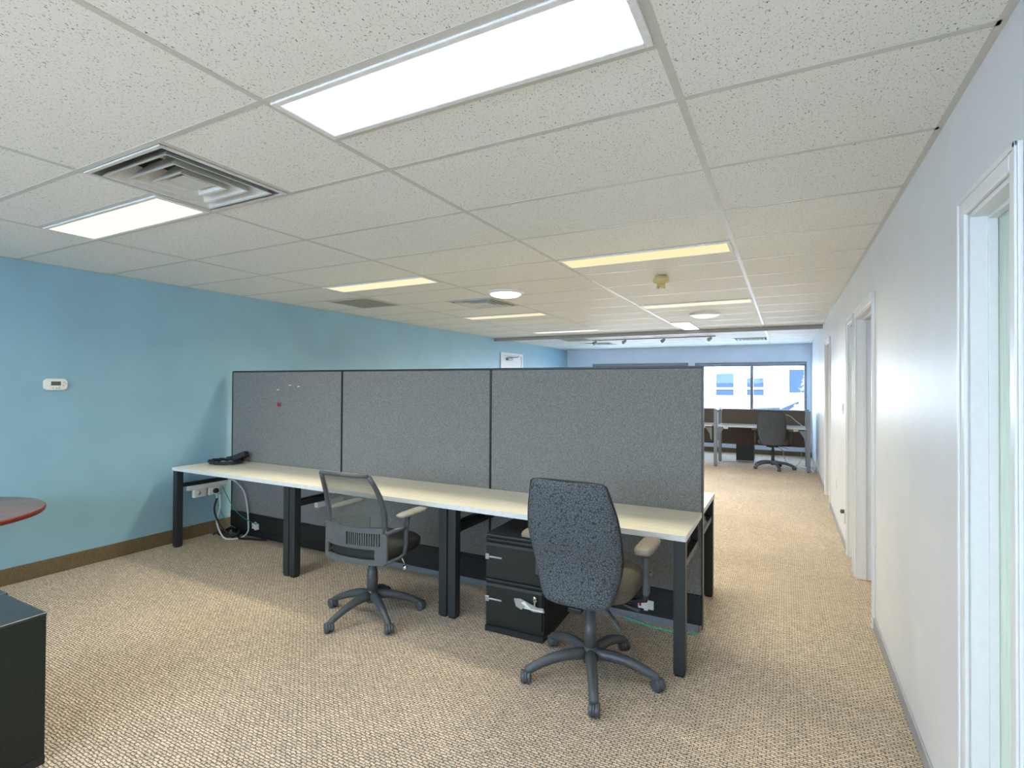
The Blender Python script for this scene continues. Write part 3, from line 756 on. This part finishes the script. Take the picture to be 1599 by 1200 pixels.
def task_chair(label, loc, rz):
    root = thing('upholstered_chair', label, 'office chair', loc, rz, 'high-backed upholstered office chairs')
    star_base(root, .345, 4, .115, DARKPL, .052)
    bm = BM(); lathe(bm, [(.030, .12), (.030, .27), (.026, .272), (.026, .36), (.020, .362), (.020, .43)], n=18); obj('gas_column', bm, DARKPL, root, True)
    bm = BM(); box(bm, -.10, .10, -.13, .13, .405, .445, .012); box(bm, -.035, .035, -.24, -.10, .41, .435, .006); obj('mechanism', bm, BLACKPL, root)
    # paddles
    for pts in ([(.05, -.05, .425), (.12, -.10, .40), (.20, -.14, .335)], [(.06, .02, .425), (.17, .01, .40), (.25, .03, .375)]):
        bm = BM(); tube(bm, pts[:2], .006, 8)
        a, b_ = Vector(pts[1]), Vector(pts[2]); dd = (b_-a).normalized(); sd = dd.cross(Vector((0, 1, 0))).normalized()
        rings = [[a+(b_-a)*u + Vector((0, 1, 0))*w2*cc + sd*.003*ss for cc, ss in ((-1, -1), (1, -1), (1, 1), (-1, 1))] for u, w2 in ((0, .010), (.35, .016), (.9, .020), (1, .014))]
        loft(bm, rings); obj('lever', bm, GREYPL, root)
    # seat cushion
    rings = []
    for z, k in ((.447, .80), (.452, .93), (.475, 1.0), (.515, 1.0), (.540, .95), (.553, .80), (.557, .45)):
        rings.append(superring(.245*k, .235*k, .035, z, p=3.4))
    bm = BM(); loft(bm, rings); obj('seat', bm, SEATF, root)
    # back: reclined, wider in the middle, waisted at the foot
    prof = [(.445, .120, .018), (.452, .150, .030), (.475, .172, .040), (.52, .192, .046), (.60, .216, .050), (.70, .232, .052), (.80, .234, .052),
            (.90, .224, .048), (.98, .205, .044), (1.03, .192, .040), (1.053, .182, .032), (1.062, .165, .018)]
    rings = []
    for z, w_, t_ in prof:
        y = -.235 - .11*max(0, (z-.55)/.5)**1.3 + .025*math.sin((z-.45)*PI/.35)*(z < .8)
        rings.append(superring(w_, t_, y, z, p=3.0, wrap=.03))
    bm = BM(); loft(bm, rings); bk = obj('backrest', bm, UPH, root)
    for f in bk.data.polygons: f.use_smooth = True
    # piping round the shell edge
    def yat(z): return -.235 - .11*max(0, (z-.55)/.5)**1.3 + .025*math.sin((z-.45)*PI/.35)*(z < .8)
    pts = []
    side = [(z, w_) for z, w_, t_ in prof[1:-1]]
    for z, w_ in side: pts.append((-w_*1.0, yat(z)+.03*(w_/.24)**2-.006, z))
    pts.append((-.14, yat(1.06)+.012, 1.062)); pts.append((0, yat(1.06)-.002, 1.066)); pts.append((.14, yat(1.06)+.012, 1.062))
    for z, w_ in side[::-1]: pts.append((w_*1.0, yat(z)+.03*(w_/.24)**2-.006, z))
    bm = BM(); tube(bm, pts, .0055, 6, smooth_path=True); obj('piping', bm, BLACKPL, bk)
    for s in (-1, 1):
        bm = BM(); tube(bm, [(s*.08, .0, .43), (s*.22, .0, .43), (s*.285, -.01, .45), (s*.29, -.01, .50)], [.012, .012, .016, .018], 10); obj('arm_bracket', bm, BLACKPL, root)
        bm = BM(); obox(bm, Vector((s*.292, -.01, .57)), (.030, .045, .19), None, .008); tube(bm, [(s*.292, -.01, .64), (s*.296, -.01, .706)], .013, 10); am = obj('arm_post', bm, DARKPL, root)
        if s > 0:
            bm = BM(); obox(bm, Vector((.312, -.01, .58)), (.014, .02, .016), None, .003); obj('arm_button', bm, GREYPL, am)
        rings = []
        for z, k in ((.704, .86), (.708, .97), (.722, 1), (.732, .93), (.736, .75)):
            rings.append([(x+s*.300, y-.02, zz) for x, y, zz in superring(.045*k, .13*k, 0, z, p=5, n=28)])
        bm = BM(); loft(bm, rings); obj('armrest', bm, PADM, root)
    return root
tc = task_chair('tall dark upholstered chair in front, at the corridor-end desk', (-.600, 1.487, 0), math.radians(0))
dup(tc, (.09, 9.58, 0), math.radians(-4), 'distant dark upholstered chair at the brown workstation by the window')

def mesh_chair(label, loc, rz):
    root = thing('mesh_chair', label, 'office chair', loc, rz)
    star_base(root, .315, 43-math.degrees(rz), .135, DARKPL, .078, leg_r=(.032, .017), ex=1.35)
    bm = BM(); lathe(bm, [(.034, .13), (.036, .24), (.032, .30), (.026, .305), (.026, .40)], n=18); obj('gas_column', bm, DARKPL, root, True)
    bm = BM(); box(bm, -.09, .09, -.12, .12, .385, .42, .012); obj('mechanism', bm, BLACKPL, root)
    rings = []
    for z, k in ((.418, .84), (.424, .95), (.445, 1.0), (.475, 1.0), (.492, .93), (.498, .75)):
        rings.append(superring(.245*k, .240*k, .05, z, p=3.6))
    bm = BM(); loft(bm, rings); obj('seat', bm, plain('black_mesh_seat', (.02, .022, .02), .85), root)
    # lower back carrier: curved shell with slots and a loop below it
    Yb = -.215
    def yc(x): return Yb + .055*(x/.245)**2
    def strip_(bm, z0, z1, x0, x1, th=.014, n=14, lean=0.):
        rings = []
        for i in range(n+1):
            x = x0+(x1-x0)*i/n; y = yc(x)
            rings.append([(x, y-th/2, z0), (x, y+th/2, z0), (x, y+th/2-lean, z1), (x, y-th/2-lean, z1)])
        loft(bm, rings)
        for f in bm.faces: f.smooth = False
    bm = BM()
    strip_(bm, .598, .628, -.245, .245); strip_(bm, .500, .520, -.245, .245)
    strip_(bm, .520, .598, -.245, -.02, .012); strip_(bm, .520, .598, .215, .245)
    n = 15
    for i in range(n):
        x = -.005+i*.215/(n-1); strip_(bm, .520, .598, x-.0035, x+.0035, .012, 1)
    strip_(bm, .515, .60, -.075, -.02, .026, 4)
    obj('back_carrier', bm, GREYPL, root)
    bm = BM()
    strip_(bm, .415, .500, .175, .245, .016, 4); strip_(bm, .425, .500, -.245, -.200, .016, 3); strip_(bm, .405, .437, -.235, .235, .018)
    obj('lower_loop', bm, GREYPL, root)
    # upper frame: leaning, narrower at the top
    def P(u, z): # u -1..1
        k = (z-.60)/.345; w_ = .212 - .022*k**2 + .014*math.sin(PI*k)
        return Vector((u*w_+.010-.008*k, Yb + .055*u*u*(1-.3*k) - .085*k + .045*math.sin(PI*k)*.6, z))
    bm = BM()
    for s in (-1, 1): 
        pts = [P(s, .60+.36*i/8) for i in range(9)]
        tube(bm, pts, [.018-.004*i/8 for i in range(9)], 8)
    tube(bm, [P(-1+.25*i, .96+.004*math.sin(PI*i/8)) for i in range(9)], .0125, 8)
    obj('back_frame', bm, DARKPL, root)
    bm = BM(); rings = [[P(-.94+1.88*i/12, .60+.355*j/8) for i in range(13)] for j in range(9)]
    loft(bm, rings, cap=False, closed=False); obj('mesh_back', bm, NET, root)
    # lumbar pad: three slats behind the net
    bm = BM()
    for z in (.635, .652, .669): strip_(bm, z, z+.009, -.13, .12, .010, 8)
    for s in (-.13, .11): strip_(bm, .625, .69, s, s+.018, .012, 2)
    strip_(bm, .683, .694, -.13, .128, .012, 8)
    lb = obj('lumbar_support', bm, DARKPL, root); lb.location = (0, .018, 0)
    for s in (-1, 1):
        bm = BM()
        X = s*.272
        tube(bm, [(s*.235, -.17, .600), (X, -.06, .606), (X, .0, .615)], [.016, .012, .011], 8)
        tube(bm, [(X, .01, .69), (X, -.005, .60), (X, -.01, .50), (X-s*.005, -.02, .44), (s*.22, -.03, .412), (s*.09, -.03, .405)], [.017, .016, .013, .013, .012, .012], 8)
        tube(bm, [(s*.240, -.16, .420), (X-s*.01, -.06, .425), (X-s*.01, -.01, .44)], .010, 8)
        obj('arm_frame', bm, DARKPL, root)
        rings = []
        for z, k in ((.680, .88), (.684, .98), (.693, 1), (.699, .9)):
            rings.append([(x+s*.275, y+.055, zz) for x, y, zz in superring(.040*k, .145*k, 0, z, p=4, n=28)])
        bm = BM(); loft(bm, rings); obj('armrest', bm, PADG, root)
    bm = BM(); tube(bm, [(.09, .02, .40), (.21, .03, .395), (.235, .03, .36)], .006, 8); lathe(bm, [(.004, .012), (.014, .006), (.016, -.008), (.010, -.022), (.004, -.026)], (.238, .03, .34), 12); obj('lever', bm, CHROME, root)
    return root
mesh_chair('dark mesh-backed swivel chair at the middle desk, slotted grey carrier', (-2.095, 1.485, 0), math.radians(3))

# ------------------------------------------------------------------ far workstations
def station(x0, x1, y0, y1, label, posts=4):
    root = thing('workstation', label, 'desk', (x0, y0, 0), 0, 'brown-panelled workstations by the window')
    w_, d = x1-x0, y1-y0
    for x, y in ((0, 0), (0, d), (w_, 0), (w_, d))[:posts]:
        bm = BM(); box(bm, x-.030, x+.030, y-.030, y+.030, .012, 1.08 if y == 0 or True else .75, .004)
        p = obj('post', bm, SILVER, root)
        bm = BM(); lathe(bm, [(.02, 0), (.02, .012)], (x, y, 0), 10); obj('foot', bm, BLACKPL, p)
    bm = BM(); box(bm, .035, w_-.035, d-.02, d+.02, .735, 1.045, .004); obj('upper_panel', bm, BROWNF, root)
    bm = BM(); box(bm, .035, w_-.035, d-.02, d+.02, .36, .70, .004); obj('lower_panel', bm, BROWNF, root)
    bm = BM(); box(bm, .035, w_-.035, d-.022, d+.022, 1.045, 1.065, .003); box(bm, -.02, .02, .035, d-.035, 1.045, 1.065, .003); obj('cap_rail', bm, SILVER, root)
    bm = BM(); box(bm, .02, w_-.035, .03, d-.025, .742, .770, .004); obj('desktop', bm, plain('grey_white_laminate', (.55, .58, .60), .3), root)
    for x, s in ((.034, 1), (w_-.034, -1)):
        bm = BM(); prism(bm, [(x, .72), (x+s*.13, .72), (x+s*.10, .70), (x+s*.035, .60), (x+s*.02, .50), (x, .48)], 'y', .02, .05); obj('bracket', bm, SILVER, root)
    for x in (.17, w_-.20):
        bm = BM(); lathe(bm, [(.035, .705), (.045, .715), (.045, .741)], (x, .06, 0), 14); obj('cable_grommet', bm, OFFW, root)
    return root
station(-.875, .655, 9.40, 10.15, 'brown-panelled workstation nearest the right wall, dark chair at it')
station(-2.48, -.915, 9.42, 10.15, 'brown-panelled workstation mostly hidden behind the grey partition end', 2)
# computer tower
root = thing('computer_tower', 'black computer tower standing under the far workstation', 'computer', (-.43, 10.30, 0))
root.location = (-.42, 10.42, 0)
bm = BM(); box(bm, -.16, .16, -.20, .20, .03, .43, .006); obj('case', bm, BLACKPL, root)
bm = BM(); box(bm, -.145, .145, -.205, -.20, .05, .41); obj('front_panel', bm, plain('dark_teal_front', (.01, .03, .03), .3), root)
bm = BM(); box(bm, -.165, -.14, -.21, .2, 0, .03); box(bm, .14, .165, -.21, .2, 0, .03); box(bm, -.165, .165, -.215, -.19, .02, .035); obj('stand', bm, STEEL, root)
cable('desk_cord', 'white cord looping over the right end of the far workstation top', [(.30, 10.0, .98), (.38, 9.9, .95), (.46, 9.8, .88), (.54, 9.72, .82), (.58, 9.68, .777)], .006, WHITEC)
cable('hanging_cord', 'thin grey cord hanging in a loop behind the far chair', [(.25, 10.02, .30), (.28, 9.99, .15), (.36, 9.97, .03), (.45, 9.95, .02), (.54, 9.96, .12), (.56, 9.98, .30)], .006, BTN)
cable('blue_floor_cord', 'pale cord on the carpet along the foot of the right wall by the window', [(.76, 9.2, .30), (.75, 9.25, .12), (.73, 9.4, .01), (.70, 9.8, .008), (.55, 10.0, .008)], .007, WHITEC)
cable('floor_cord', 'grey cord lying by the computer tower', [(-.80, 10.0, .008), (-.70, 10.1, .008), (-.60, 10.14, .008), (-.42, 10.15, .008), (-.30, 10.16, .008)], .006, BTN)

# ------------------------------------------------------------------ across the street
struct('ground', box(BM(), -40, 40, -30, 60, -3.2, -3.0), ASPH)
root = thing('building', 'pale sunlit building across the street with blue windows', 'building', (0, 26, -3))
bm = BM(); box(bm, -16, 12, 0, 8, 0, 9.5); obj('wall', bm, FACADE, root)
wins = [(-2.72, -1.91, 1.06, 2.24), (-1.35, -.61, 1.08, 2.26), (.42, 1.04, 1.22, 2.30), (-5.2, -4.4, 1.06, 2.24), (-7.6, -6.8, 1.06, 2.24)]
for i, (a, b_, z0, z1) in enumerate(wins):
    bm = BM(); box(bm, a, b_, -.03, .0, z0+3, z1+3)
    wf = obj('window', bm, FGLASS, root)
    bm = BM()
    if i != 2: box(bm, a, b_, -.07, -.03, z0+3+.30, z0+3+.38); box(bm, a, b_, -.07, -.03, z1+3-.12*(1+2*(i == 1)), z1+3)
    box(bm, a-.04, a, -.07, 0, z0+3, z1+3); box(bm, b_, b_+.04, -.07, 0, z0+3, z1+3)
    obj('window_frame', bm, FACADE, wf)
    obj('window_ledge', box(BM(), a-.14, b_+.14, -.12, 0, z0+3-.17, z0+3-.12), plain('pinkish_stone', (.72, .55, .50), .8), wf)
obj('downpipe', box(BM(), -.43, -.30, -.12, 0, 0, 5.4), plain('grey_render', (.55, .60, .64), .8), root)
root = thing('porch_roof', 'slate grey sloping porch roof outside the right-hand window', 'roof', (.2, 22, -3))
bm = BM(); prism(bm, [(-1.1, 3.60), (-.15, 3.66), (-.1, 3.60), (.60, 3.95), (.62, 3.87), (-.05, 3.40), (-1.1, 3.40)], 'y', 0, 1.2); obj('roof_slope', bm, ROOFG, root)
obj('support_wall', box(BM(), -1.0, .45, .1, 1.1, 0, 3.40), FACADE, root)
root = thing('flowering_tree', 'small pale flowering tree outside the right-hand window', 'tree', (.95, 20.5, -3))
bm = BM(); tube(bm, [(0, 0, 0), (.03, 0, 3.0), (-.02, 0, 4.6)], [.06, .04, .015], 8); obj('trunk', bm, plain('bark', (.35, .22, .12), .9), root)
bm = BM(); random.seed(3)
for i in range(220):
    u = random.random(); z = 3.2+1.7*u; rr = (.55*(1-u)+.06)*math.sqrt(random.random()); a = random.random()*2*PI
    c = Vector((rr*math.cos(a), rr*math.sin(a), z)); s = .05
    vs_ = [bm.verts.new(c+Vector((random.uniform(-s, s), random.uniform(-s, s), random.uniform(-s, s)))) for _ in range(4)]
    bm.faces.new(vs_[:3]); bm.faces.new(vs_[1:])
obj('blossom', bm, plain('pale_blossom', (.80, .66, .55), .8, var=.4, scale=3), root)
